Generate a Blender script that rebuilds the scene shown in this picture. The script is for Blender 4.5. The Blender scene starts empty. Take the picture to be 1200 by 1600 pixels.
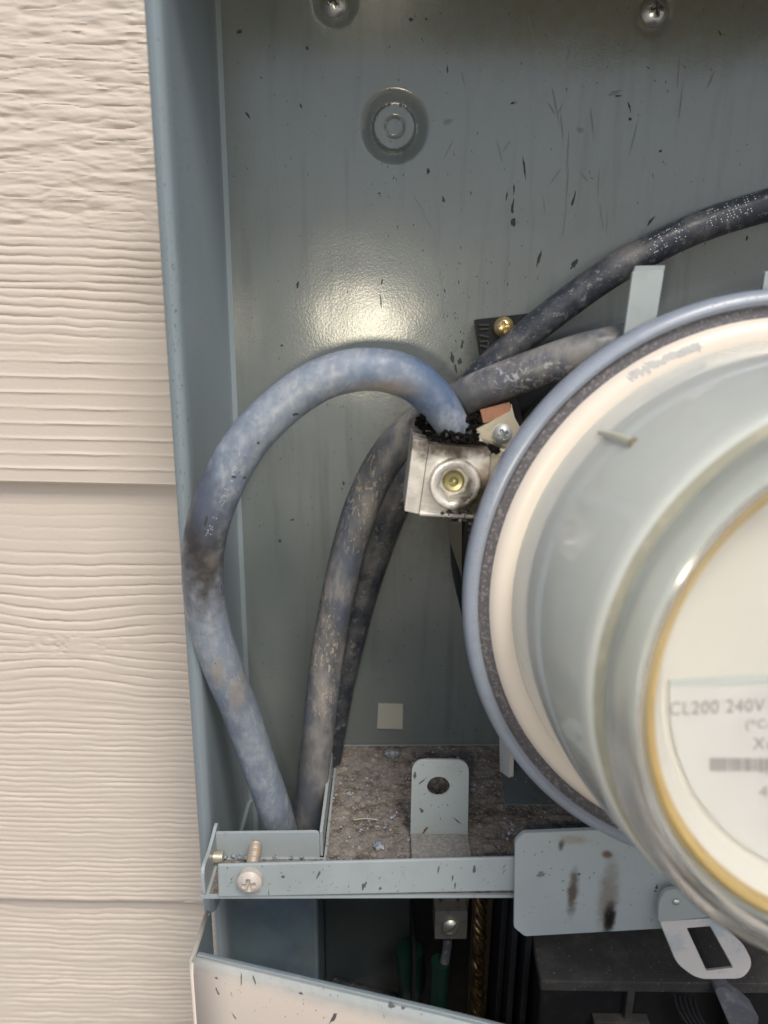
import bpy, bmesh, math, random
import numpy as np
from mathutils import Vector, Matrix
from mathutils.bvhtree import BVHTree
from mathutils.geometry import tessellate_polygon
random.seed(7); rng = np.random.default_rng(7)
S = bpy.context.scene; COL = S.collection
R = math.radians

# ------------------------------------------------------------- camera
CZ = 1.5                                   # eye height above the ground
FPX, PITCH, ROLL = 1155.0, R(15.5), .0118
_F = Vector((0, math.cos(PITCH), -math.sin(PITCH))); _U0 = Vector((0, math.sin(PITCH), math.cos(PITCH))); _R0 = Vector((1, 0, 0))
_RR = _R0*math.cos(ROLL) + _U0*math.sin(ROLL); _UU = _U0*math.cos(ROLL) - _R0*math.sin(ROLL)
EYE = Vector((0, 0, CZ))
cam = bpy.data.cameras.new('camera'); camo = bpy.data.objects.new('camera', cam); COL.objects.link(camo)
camo.matrix_world = Matrix.Translation(EYE) @ Matrix((_RR, _UU, -_F)).transposed().to_4x4()
cam.sensor_fit = 'VERTICAL'; cam.sensor_height = 36; cam.lens = 36*FPX/1600
cam.clip_start = .01; cam.clip_end = 500
cam.dof.use_dof = True; cam.dof.focus_distance = .285; cam.dof.aperture_fstop = 8
S.camera = camo
S.render.resolution_x, S.render.resolution_y = 768, 1024
# ------------------------------------------------------------- light
SUN_EL, SUN_AZ = R(54), R(22)              # high, in front of the wall and to the right
sd = Vector((math.sin(SUN_AZ)*math.cos(SUN_EL), -math.cos(SUN_AZ)*math.cos(SUN_EL), math.sin(SUN_EL)))
W = bpy.data.worlds.new('World'); S.world = W; W.use_nodes = True
nt = W.node_tree; nt.nodes.clear()
sky = nt.nodes.new('ShaderNodeTexSky'); sky.sky_type = 'NISHITA'; sky.sun_disc = False
sky.sun_elevation = SUN_EL; sky.sun_rotation = math.atan2(sd.x, sd.y); sky.air_density = 1.0; sky.dust_density = 3.0
bg = nt.nodes.new('ShaderNodeBackground'); bg.inputs[1].default_value = .10
wo = nt.nodes.new('ShaderNodeOutputWorld'); nt.links.new(sky.outputs[0], bg.inputs[0]); nt.links.new(bg.outputs[0], wo.inputs[0])
sl = bpy.data.lights.new('sun', 'SUN'); sl.energy = 1.5; sl.angle = R(20); sl.color = (1, .94, .84)
so = bpy.data.objects.new('sun', sl); COL.objects.link(so); so.rotation_euler = sd.to_track_quat('Z', 'Y').to_euler()
# the phone's torch, seen mirrored in the gloss paint of the back panel
tl = bpy.data.lights.new('phone_torch', 'AREA'); tl.shape = 'DISK'; tl.size = .012; tl.energy = .14; tl.color = (1, .90, .68)
to = bpy.data.objects.new('phone_torch', tl); COL.objects.link(to); to.location = EYE + Vector((-.013, -.004, -.014))
to.rotation_euler = (Vector((-.008, -1, 0))).to_track_quat('Z', 'Y').to_euler()
S.view_settings.view_transform = 'Standard'; S.view_settings.look = 'None'; S.view_settings.gamma = 1
S.view_settings.use_curve_mapping = False; S.view_settings.exposure = 0.58

# ------------------------------------------------------------- helpers
def ray(u, v): return _F + _RR*((u-600)/FPX) - _UU*((v-800)/FPX)
def P(u, v, Y):                            # point of the scene seen at (u, v) on the upright plane Y metres in front
    d = ray(u, v); return EYE + d*(Y/d.y)
def PZ(u, v, z):                           # same, on a level plane at height z
    d = ray(u, v); return EYE + d*((z-CZ)/d.z)
def PP(u, v, p0, n):
    d = ray(u, v); return EYE + d*((p0-EYE).dot(n)/d.dot(n))
WORLD = {}
def tag(o, label=None, cat=None, group=None, kind=None):
    if label: o['label'] = label
    if cat: o['category'] = cat
    if group: o['group'] = group
    if kind: o['kind'] = kind
    return o
def thing(name, label, cat, loc, group=None):
    o = bpy.data.objects.new(name, None); COL.objects.link(o); o.location = loc; o.empty_display_size = .01
    WORLD[o.name] = Vector(loc); return tag(o, label, cat, group)
def obj(name, vf, m, parent=None, smooth=True, bevel=0, label=None, kind=None, origin=None):
    vs, fs = vf
    A = np.array([tuple(v) for v in vs], dtype=float)
    o0 = np.array(tuple(origin)) if origin is not None else (A.min(0)+A.max(0))/2
    me = bpy.data.meshes.new(name); me.from_pydata((A-o0).tolist(), [], [tuple(f) for f in fs])
    bm = bmesh.new(); bm.from_mesh(me); bmesh.ops.recalc_face_normals(bm, faces=bm.faces) if len(fs) < 60000 else None
    bm.to_mesh(me); bm.free()
    me.materials.append(m)
    me.polygons.foreach_set('use_smooth', [smooth]*len(me.polygons))
    if smooth: me.set_sharp_from_angle(angle=R(38))
    o = bpy.data.objects.new(name, me); COL.objects.link(o)
    WORLD[o.name] = Vector(o0); base = Vector((0, 0, 0))
    if parent is not None: o.parent = parent; base = WORLD[parent.name]
    o.location = Vector(o0) - base
    if bevel:
        b = o.modifiers.new('bevel', 'BEVEL'); b.width = bevel; b.segments = 2; b.limit_method = 'ANGLE'; b.angle_limit = R(35)
    if label: o['label'] = label
    if kind: o['kind'] = kind
    return o
def join(*vfs):
    V = []; Fs = []
    for v, f in vfs:
        k = len(V); V += [tuple(p) for p in v]; Fs += [tuple(i+k for i in g) for g in f]
    return V, Fs
def box(x0, x1, y0, y1, z0, z1):
    v = [(x, y, z) for x in (x0, x1) for y in (y0, y1) for z in (z0, z1)]
    return v, [(0, 1, 3, 2), (4, 6, 7, 5), (0, 4, 5, 1), (2, 3, 7, 6), (0, 2, 6, 4), (1, 5, 7, 3)]
def prism(poly, d, holes=()):              # a flat outline (with holes) given thickness along d
    rings = [list(map(Vector, poly))] + [list(map(Vector, h)) for h in holes]
    flat = [p for r in rings for p in r]; n = len(flat)
    tri = tessellate_polygon(rings)
    V = flat + [p+Vector(d) for p in flat]; F = [tuple(t) for t in tri] + [tuple(i+n for i in reversed(t)) for t in tri]
    k = 0
    for r in rings:
        m = len(r)
        for i in range(m): F.append((k+i, k+(i+1) % m, k+(i+1) % m+n, k+i+n))
        k += m
    return V, F
def rounded(pts, rad, seg=5):              # round the corners of a 3D outline; rad may be a list
    out = []; n = len(pts); pts = [Vector(p) for p in pts]
    for i, p in enumerate(pts):
        r = rad[i] if isinstance(rad, (list, tuple)) else rad
        if r <= 0: out.append(p); continue
        a = (pts[i-1]-p); b = (pts[(i+1) % n]-p); r = min(r, a.length*.48, b.length*.48)
        a = p+a.normalized()*r; b = p+b.normalized()*r
        for k in range(seg+1):
            t = k/seg; out.append(a*(1-t)**2 + p*2*t*(1-t) + b*t*t)
    return out
def frame(n):
    n = Vector(n).normalized(); up = Vector((0, 0, 1)) if abs(n.z) < .9 else Vector((0, 1, 0))
    x = up.cross(n).normalized(); return x, n.cross(x).normalized(), n
def circle(c, n, r, k=32, a0=0):
    x, y, _ = frame(n); return [Vector(c)+x*r*math.cos(a0+2*math.pi*i/k)+y*r*math.sin(a0+2*math.pi*i/k) for i in range(k)]
def lathe(prof, c, n, seg=64, closed=False, wob=0):   # prof: (distance along n, radius)
    x, y, n = frame(n); c = Vector(c); V = []; F = []; m = len(prof)
    for i in range(seg):
        a = 2*math.pi*i/seg; e = x*math.cos(a)+y*math.sin(a)
        for s, r in prof: V.append(c+n*s+e*r)
    for i in range(seg):
        j = (i+1) % seg
        for k in range(m if closed else m-1):
            l = (k+1) % m; F.append((i*m+k, j*m+k, j*m+l, i*m+l))
    return V, F
def spline(pts, n=12):
    p = [np.array(q, float) for q in pts]; p = [2*p[0]-p[1]]+p+[2*p[-1]-p[-2]]; out = []
    for i in range(1, len(p)-2):
        for k in range(n):
            t = k/n; a, b, c, d = p[i-1:i+3]
            out.append(.5*((2*b)+(-a+c)*t+(2*a-5*b+4*c-d)*t*t+(-a+3*b-3*c+d)*t**3))
    out.append(p[-2]); return out
def tube(pts, rad, seg=28, n=14, lump=0, cap=True, smoothed=False):
    q = pts if smoothed else spline(pts, n)
    q = np.array([tuple(p) for p in q]); N = len(q); rr = np.interp(np.linspace(0, 1, N), np.linspace(0, 1, len(rad)), rad) if hasattr(rad, '__len__') else np.full(N, rad)
    T = np.gradient(q, axis=0); T /= np.linalg.norm(T, axis=1)[:, None]
    nrm = np.cross(T[0], (0, 1, .1)); nrm /= np.linalg.norm(nrm); V = []; F = []
    ph = rng.random((6, 2))*6.28
    for i in range(N):
        nrm = nrm - T[i]*nrm.dot(T[i]); nrm /= np.linalg.norm(nrm); b = np.cross(T[i], nrm)
        for k in range(seg):
            a = 2*math.pi*k/seg
            w = 1+lump*sum(math.sin(i*.09*(j+1)+ph[j, 0]+a*(j % 3))/(j+1) for j in range(5))
            V.append(tuple(q[i]+(nrm*math.cos(a)+b*math.sin(a))*rr[i]*w))
    for i in range(N-1):
        for k in range(seg):
            l = (k+1) % seg; F.append((i*seg+k, i*seg+l, (i+1)*seg+l, (i+1)*seg+k))
    if cap: F.append(tuple(range(seg-1, -1, -1))); F.append(tuple((N-1)*seg+k for k in range(seg)))
    return V, F
def vnoise(x, y, seed=0):                  # smooth value noise on arrays
    g = np.random.default_rng(seed).random((256, 256))
    xi = np.floor(x).astype(int); yi = np.floor(y).astype(int); fx = x-xi; fy = y-yi
    fx = fx*fx*(3-2*fx); fy = fy*fy*(3-2*fy)
    a = g[xi % 256, yi % 256]; b = g[(xi+1) % 256, yi % 256]; c = g[xi % 256, (yi+1) % 256]; d = g[(xi+1) % 256, (yi+1) % 256]
    return (a*(1-fx)+b*fx)*(1-fy)+(c*(1-fx)+d*fx)*fy
def fbm(x, y, seed=0, o=4):
    s = 0; w = .5
    for k in range(o): s = s+w*vnoise(x*2**k, y*2**k, seed+k); w *= .5
    return s
def gridsheet(xs, zs, fn):                 # fn(X, Z) -> y ; returns a sheet facing -Y
    X, Z = np.meshgrid(xs, zs, indexing='ij'); Y = fn(X, Z); n, m = len(xs), len(zs)
    V = np.stack([X, Y, Z], -1).reshape(-1, 3); i, j = np.meshgrid(np.arange(n-1), np.arange(m-1), indexing='ij')
    a = (i*m+j).ravel(); F = np.stack([a, a+m, a+m+1, a+1], -1)
    return V.tolist(), F.tolist()
def screw_head(c, n, r, h, kind='cross', rot=0, dome=.8, side=.35):
    x, y, n = frame(n); c = Vector(c); V = []; F = []; NR, NA = 26, 72
    x, y = x*math.cos(rot)+y*math.sin(rot), y*math.cos(rot)-x*math.sin(rot)
    for i in range(NR+1):
        q = (i/NR)
        for k in range(NA):
            a = 2*math.pi*k/NA; px, py = r*q*math.cos(a), r*q*math.sin(a)
            z = h*(1-dome*(q**2.4)) ; 
            if kind == 'cross':
                L, Wd = r*.56, r*.17
                d = max(0, min(1, (Wd-abs(py))/(Wd*.45)+.3))*(max(0, min(1, (L-abs(px))/(L*.3)))) 
                e = max(0, min(1, (Wd-abs(px))/(Wd*.45)+.3))*(max(0, min(1, (L-abs(py))/(L*.3))))
                z -= max(d if abs(py) < Wd*1.3 else 0, e if abs(px) < Wd*1.3 else 0)*h*1.05
            elif kind == 'slot':
                if abs(py) < r*.12: z -= h*.6
            V.append(c+x*px+y*py+n*z)
    for k in range(NA):
        a = 2*math.pi*k/NA; V.append(c+x*r*math.cos(a)+y*r*math.sin(a)-n*h*side)
    for i in range(NR+1):
        for k in range(NA):
            l = (k+1) % NA; F.append((i*NA+k, i*NA+l, (i+1)*NA+l, (i+1)*NA+k))
    return V, F
def bvh(vf): return BVHTree.FromPolygons([Vector(v) for v in vf[0]], [tuple(f) for f in vf[1]])
def hit(u, v, tree):
    d = ray(u, v).normalized(); loc, n, i, dist = tree.ray_cast(EYE, d)
    if loc is None: return None, None
    if n.dot(d) > 0: n = -n
    return loc, n
def blob(c, n, L, Wd, ang, lift=.00006, jag=.22, k=10):   # a thin splash of soot lying on a surface
    x, y, n = frame(n); d = x*math.cos(ang)+y*math.sin(ang); e = n.cross(d); V = [Vector(c)+n*(lift*2)]; F = []
    for i in range(k):
        a = 2*math.pi*i/k; w = 1+random.uniform(-jag, jag); V.append(Vector(c)+n*lift*.5+d*L*w*math.cos(a)*(1 if abs(math.cos(a)) > .9 else .8)+e*Wd*w*math.sin(a))
    for i in range(k): F.append((0, 1+i, 1+(i+1) % k))
    return V, F
def pebble(c, s):
    bm = bmesh.new(); bmesh.ops.create_icosphere(bm, subdivisions=1, radius=s)
    V = [Vector(c)+Vector((v.co.x*random.uniform(.6, 1.2), v.co.y*random.uniform(.6, 1.2), v.co.z*random.uniform(.4, .9))) for v in bm.verts]
    F = [tuple(v.index for v in f.verts) for f in bm.faces]; bm.free(); return V, F

# ------------------------------------------------------------- materials
def mat(name, base, rough=.5, metal=0, layers=(), bumps=(), spots=(), spec=.5, coat=0, trans=0, ior=1.45, rvar=None):
    m = bpy.data.materials.new(name); m.use_nodes = True; t = m.node_tree; N, L = t.nodes, t.links
    b = N['Principled BSDF']; b.inputs['Roughness'].default_value = rough; b.inputs['Metallic'].default_value = metal
    b.inputs['Specular IOR Level'].default_value = spec; b.inputs['Coat Weight'].default_value = coat
    b.inputs['Transmission Weight'].default_value = trans; b.inputs['IOR'].default_value = ior
    g = N.new('ShaderNodeNewGeometry'); col = N.new('ShaderNodeRGB'); col.outputs[0].default_value = (*base, 1); cur = col.outputs[0]
    def noise(sc, st, det=4, rg=.6, dist=0):
        mp = N.new('ShaderNodeMapping'); mp.inputs['Scale'].default_value = st; L.new(g.outputs['Position'], mp.inputs[0])
        n = N.new('ShaderNodeTexNoise'); n.inputs['Scale'].default_value = sc; n.inputs['Detail'].default_value = det
        n.inputs['Roughness'].default_value = rg; n.inputs['Distortion'].default_value = dist; L.new(mp.outputs[0], n.inputs[0]); return n.outputs[0]
    def ramp(f, lo, hi, fac):
        r = N.new('ShaderNodeMapRange'); r.interpolation_type = 'SMOOTHSTEP'; L.new(f, r.inputs[0]); r.inputs[1].default_value = lo; r.inputs[2].default_value = hi
        r.inputs[3].default_value = 0; r.inputs[4].default_value = fac; return r.outputs[0]
    def mix(f, c):
        nonlocal cur
        x = N.new('ShaderNodeMix'); x.data_type = 'RGBA'; L.new(f, x.inputs[0]); L.new(cur, x.inputs[6]); x.inputs[7].default_value = (*c, 1); cur = x.outputs[2]
    for l in layers:                       # (scale, stretch, lo, hi, colour, amount)
        f = ramp(noise(l[0], l[1], 5, .62, l[6] if len(l) > 6 else 0), l[2], l[3], l[5])
        if len(l) > 7:                     # kept to one place: (centre, stretch, radius)
            c0, st, rad = l[7]; f2 = place(N, L, g, c0, st, rad, noise, ramp); mm = N.new('ShaderNodeMath'); mm.operation = 'MULTIPLY'; L.new(f, mm.inputs[0]); L.new(f2, mm.inputs[1]); f = mm.outputs[0]
        mix(f, l[4])
    for s in spots:                        # (centre, stretch, radius, colour, amount, edge noise)
        f = place(N, L, g, s[0], s[1], s[2], noise, ramp, s[4], s[5] if len(s) > 5 else .5); mix(f, s[3])
    L.new(cur, b.inputs['Base Color'])
    if rvar: L.new(ramp(noise(rvar[0], (1, 1, 1)), rvar[1], rvar[2], 1), (rr := N.new('ShaderNodeMapRange')).inputs[0]); rr.inputs[3].default_value = rvar[3]; rr.inputs[4].default_value = rvar[4]; L.new(rr.outputs[0], b.inputs['Roughness'])
    prev = None
    for sc, st, dist, strength in bumps:
        bp = N.new('ShaderNodeBump'); bp.inputs['Distance'].default_value = dist; bp.inputs['Strength'].default_value = strength
        L.new(noise(sc, st, 3), bp.inputs['Height'])
        if prev: L.new(prev, bp.inputs['Normal'])
        prev = bp.outputs[0]
    if prev: L.new(prev, b.inputs['Normal'])
    return m
def place(N, L, g, c, st, rad, noise, ramp, amt=1, en=.5):
    vs = N.new('ShaderNodeVectorMath'); vs.operation = 'SUBTRACT'; L.new(g.outputs['Position'], vs.inputs[0]); vs.inputs[1].default_value = tuple(c)
    vm = N.new('ShaderNodeVectorMath'); vm.operation = 'MULTIPLY'; L.new(vs.outputs[0], vm.inputs[0]); vm.inputs[1].default_value = st
    ln = N.new('ShaderNodeVectorMath'); ln.operation = 'LENGTH'; L.new(vm.outputs[0], ln.inputs[0])
    n = noise(260, (1, 1, 1), 4); ma = N.new('ShaderNodeMath'); ma.operation = 'MULTIPLY_ADD'; L.new(n, ma.inputs[0]); ma.inputs[1].default_value = rad*en*2; L.new(ln.outputs['Value'], ma.inputs[2])
    r = ramp(ma.outputs[0], rad*(1+en), rad*(.25+en), amt); return r
ONE = (1, 1, 1)
LUG = P(715, 690, .25)
SOOT = (.012, .010, .009)
M = {}
PEEL = [(900, ONE, .00012, .35)]
M['box'] = mat('grey enamel', (.146, .167, .167), .215, spec=.9, layers=[(14, (1, 1, .6), .4, .75, (.11, .135, .137), .5), (110, (1, 1, .1), .5, .72, (.095, .108, .108), .55), (45, (1, 1, .25), .55, .72, (.175, .19, .188), .4), (400, ONE, .66, .78, (.09, .09, .085), .35), (40, ONE, .62, .8, (.19, .215, .215), .25)],
               bumps=[(1250, ONE, .00008, .5), (60, ONE, .0006, .03)], spots=[(P(735, 720, .31), (1, .5, .8), .05, (.10, .095, .075), .75), (P(1000, -120, .31), (.45, .3, 1), .06, (.13, .125, .09), .8)])  # first spot is soot haze; the upper brown one paints in shade and reflection
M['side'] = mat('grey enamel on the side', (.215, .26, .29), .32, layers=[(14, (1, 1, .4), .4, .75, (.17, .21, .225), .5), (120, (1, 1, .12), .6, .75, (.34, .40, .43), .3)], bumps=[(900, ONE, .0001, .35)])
M['tray'] = mat('pale grey enamel', (.31, .35, .37), .42, layers=[(30, ONE, .45, .75, (.22, .27, .28), .5), (220, (1, 1, .3), .62, .75, (.17, .17, .155), .4)], bumps=[(700, ONE, .0001, .35)])
M['tabs'] = mat('pale grey sheet metal', (.33, .37, .375), .42, layers=[(60, ONE, .48, .7, (.25, .28, .275), .45)], bumps=[(500, ONE, .0001, .3)],)
M['cream'] = mat('cream enamel', (.62, .55, .48), .42, layers=[(25, ONE, .5, .8, (.60, .52, .46), .5), (240, (1, 1, .2), .68, .78, (.40, .32, .24), .5)], bumps=[(800, ONE, .0001, .25)])
M['siding'] = mat('beige siding paint', (.60, .535, .465), .5, layers=[(8, ONE, .4, .7, (.575, .50, .425), .6), (60, (.25, 1, 1), .55, .8, (.60, .54, .48), .5)], bumps=[(900, (.5, 1, 1), .00025, .5)])
M['cable_blue'] = mat('chalky blue-grey cable jacket', (.145, .18, .235), .4, spec=.7,
    layers=[(28, ONE, .38, .66, (.23, .265, .315), .7), (170, ONE, .46, .66, (.29, .32, .355), .5), (450, (1, 1, .4), .5, .66, (.32, .335, .355), .5), (30, (1, 1, .6), .56, .68, (.09, .12, .18), .6), (700, ONE, .64, .70, (.04, .04, .04), .8), (900, ONE, .62, .7, (.45, .47, .5), .5), (260, (1, 1, .5), .62, .70, (.40, .38, .35), .4), (70, (1.6, 1, .5), .54, .64, (.10, .13, .18), .45)],
    spots=[(P(318, 845, .236), (1.3, .3, .5), .0185, (.08, .075, .075), .9, .5), (P(321, 835, .236), (1.8, .3, .55), .0145, (.018, .016, .015), .95, .5), (P(336, 868, .236), (1.6, .3, .9), .0045, (.20, .17, .15), .4, .6), (P(328, 778, .236), (1.4, .6, .6), .0125, (.07, .085, .13), .85), (P(345, 1040, .24), (1.5, .6, .7), .007, (.26, .22, .16), .6, .7), (P(372, 1080, .24), (1.5, .6, .6), .007, (.26, .22, .17), .5, .7), (P(622, 606, .24), (.42, .6, 1.5), .008, (.36, .28, .18), .65, .6), (P(672, 600, .245), (.8, .6, .9), .015, (.045, .085, .17), .85), (P(575, 575, .24), (.8, .6, 1.4), .010, (.09, .14, .22), .6), (P(716, 692, .25), ONE, .0135, SOOT, 1, .45)],
    bumps=[(500, ONE, .00018, .5), (120, ONE, .0006, .25)], rvar=(120, .4, .65, .38, .68))
M['cable_dark'] = mat('dark dusty cable jacket', (.085, .09, .10), .48,
    layers=[(70, (1, 1, .5), .42, .66, (.22, .21, .20), .85), (95, (1, 1, .4), .5, .62, (.05, .068, .11), .6), (480, (1, 1, .5), .53, .60, (.36, .30, .23), .85, 1.5, (P(505, 1040, .26), (1.2, .5, .28), .012)), (480, (1, 1, .5), .54, .62, (.33, .28, .22), .8, 1.5, (P(570, 790, .26), (1.2, .5, .5), .018)),
            (420, ONE, .52, .61, (.33, .33, .34), .85, 1, (P(830, 590, .25), (.4, .5, 1.3), .012)), (900, ONE, .68, .75, (.4, .38, .33), .6)],
    bumps=[(480, ONE, .0002, .5), (110, ONE, .0007, .3)], spots=[(P(660, 668, .26), ONE, .009, SOOT, .85, .6)], rvar=(150, .4, .65, .32, .7))
M['cable_back'] = mat('black cable jacket with grey dust', (.028, .034, .046), .34,
    layers=[(60, ONE, .45, .7, (.10, .10, .108), .85), (420, ONE, .56, .66, (.26, .25, .24), .5), (35, ONE, .5, .66, (.16, .15, .145), .7), (900, ONE, .6, .7, (.30, .29, .28), .5)], bumps=[(400, ONE, .00016, .4)], rvar=(110, .4, .65, .28, .6))
M['char'] = mat('charred insulation', (.007, .006, .0055), .95, spec=.1, layers=[(900, ONE, .6, .75, (.05, .035, .025), .8)], bumps=[(900, ONE, .0005, 1)])
M['soot'] = mat('soot speck', (.045, .047, .048), .75, spec=.25)
M['faint'] = mat('faint soot speck', (.085, .088, .09), .7)
M['scuff'] = mat('dull scuff', (.135, .15, .147), .4)
M['rust'] = mat('rust stain', (.13, .075, .04), .75)
M['alu'] = mat('tin plated aluminium', (.60, .575, .54), .38, .5, layers=[(200, ONE, .5, .75, (.42, .38, .33), .6), (900, ONE, .6, .75, (.2, .16, .12), .4)],
    spots=[(P(757, 748, .232), (1.3, .4, .6), .0065, (.20, .13, .06), .6, .6), (P(748, 780, .232), (1, .4, .8), .0075, (.03, .022, .014), .97, .5), (P(726, 794, .232), (.8, .4, 1.2), .0065, (.035, .027, .02), .95, .5), (P(716, 694, .236), (.35, .4, 1.2), .0085, (.035, .025, .018), .97, .6)],
    bumps=[(900, ONE, .00012, .5)], rvar=(300, .4, .7, .3, .6))
M['zinc'] = mat('yellow zinc plate', (.60, .56, .46), .36, .7, layers=[(150, ONE, .5, .7, (.48, .42, .30), .6), (700, ONE, .62, .72, (.08, .06, .04), .7)], bumps=[(800, ONE, .0001, .4)])
M['steel'] = mat('bright steel', (.62, .63, .62), .28, .9, layers=[(300, ONE, .5, .8, (.4, .4, .38), .6)], bumps=[(700, ONE, .0001, .3)])
M['brass'] = mat('yellow passivated steel', (.62, .50, .27), .3, .85, layers=[(400, ONE, .55, .8, (.3, .2, .09), .6)], bumps=[(700, ONE, .0001, .3)])
M['brasspaint'] = mat('dusty painted screw', (.47, .44, .40), .5, .1, layers=[(300, ONE, .5, .7, (.36, .30, .25), .6), (500, ONE, .66, .76, (.42, .27, .08), .8)], bumps=[(700, ONE, .0001, .4)])
M['copper'] = mat('oxidised copper', (.34, .17, .11), .6, .3, layers=[(500, ONE, .5, .7, (.2, .12, .07), .7)], bumps=[(900, ONE, .0001, .5)])
M['black'] = mat('black plastic', (.013, .014, .016), .5, spec=.18, layers=[(200, ONE, .5, .75, (.025, .026, .028), .6)], bumps=[(800, ONE, .0001, .3)])
M['bkdust'] = mat('black plastic under dust', (.04, .039, .038), .7, spec=.25, layers=[(90, ONE, .45, .7, (.075, .07, .064), .6), (900, ONE, .62, .72, (.26, .25, .24), .55)], bumps=[(900, ONE, .00016, .5)])
M['dust'] = mat('brown dust and grit', (.20, .18, .16), .95, spec=.15, layers=[(110, ONE, .42, .60, (.085, .066, .052), .85), (40, ONE, .5, .62, (.22, .20, .19), .6), (600, ONE, .5, .62, (.27, .25, .245), .7), (1100, ONE, .58, .68, (.05, .04, .035), .8), (1400, ONE, .66, .72, (.5, .5, .52), .7)], bumps=[(1200, ONE, .0005, .9)])
M['grit'] = mat('grey grit', (.2, .2, .22), .8, layers=[(300, ONE, .4, .6, (.35, .36, .4), .9), (200, ONE, .55, .65, (.05, .045, .04), .8)])
M['whitegrit'] = mat('pale chip', (.27, .31, .37), .6, layers=[(500, ONE, .42, .55, (.12, .125, .14), .8), (800, ONE, .6, .66, (.6, .6, .6), .8)], bumps=[(900, ONE, .0004, .8)])
M['green'] = mat('green wire jacket', (.003, .02, .015), .45, bumps=[(300, ONE, .0002, .3)], layers=[(120, ONE, .55, .75, (.006, .02, .015), .7)])
M['sticker'] = mat('pale sticker', (.36, .36, .31), .5, layers=[(120, ONE, .45, .7, (.36, .36, .30), .6), (700, ONE, .66, .75, (.2, .2, .18), .6)])
M['print'] = mat('white cable print', (.52, .58, .62), .6)
M['ground'] = mat('pale gravel', (.30, .265, .225), .9, layers=[(30, ONE, .4, .65, (.22, .19, .16), .7)])
M['ring'] = mat('cloudy grey plastic rim', (.25, .285, .345), .3, spec=.6, layers=[(90, ONE, .45, .7, (.19, .21, .255), .5)], bumps=[(300, ONE, .00012, .3)])
M['groove'] = mat('dark dusty groove', (.085, .08, .09), .7, layers=[(900, ONE, .52, .62, (.28, .26, .26), .5), (1500, ONE, .64, .7, (.6, .58, .55), .7)])
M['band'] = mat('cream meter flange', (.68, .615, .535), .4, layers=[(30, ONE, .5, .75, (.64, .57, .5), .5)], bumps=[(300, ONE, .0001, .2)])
M['face'] = mat('ivory face plate', (.74, .72, .66), .4)
M['label'] = mat('white paper label', (.72, .71, .69), .6)
M['stripe'] = mat('pale green stripe', (.60, .64, .62), .6)
M['ink'] = mat('glare-greyed ink', (.36, .36, .35), .6)  # glare on the cover is put into the ink as a lighter grey
M['gold'] = mat('amber gasket ring', (.50, .36, .15), .4, layers=[(25, ONE, .4, .6, (.62, .46, .2), .7)])
M['liner'] = mat('pale grey meter housing', (.64, .68, .66), .5, layers=[(12, ONE, .4, .65, (.46, .50, .48), .6)])
M['cloud'] = mat('clouded plastic', (.86, .89, .86), .09, trans=.5, ior=1.3, coat=.6, layers=[(18, ONE, .42, .66, (.80, .85, .83), .7), (60, ONE, .5, .7, (.86, .86, .82), .5)], bumps=[(45, ONE, .0008, .12)], rvar=(25, .4, .7, .05, .22))
M['lens'] = mat('clear plastic', (.95, .96, .95), .05, trans=1, ior=1.12)
M['glass'] = mat('clouded clear plastic', (.96, .97, .96), .05, trans=.96, ior=1.45, layers=[(40, ONE, .5, .7, (.85, .88, .86), .5)], bumps=[(60, ONE, .0006, .15)], rvar=(30, .4, .7, .06, .2))

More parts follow.
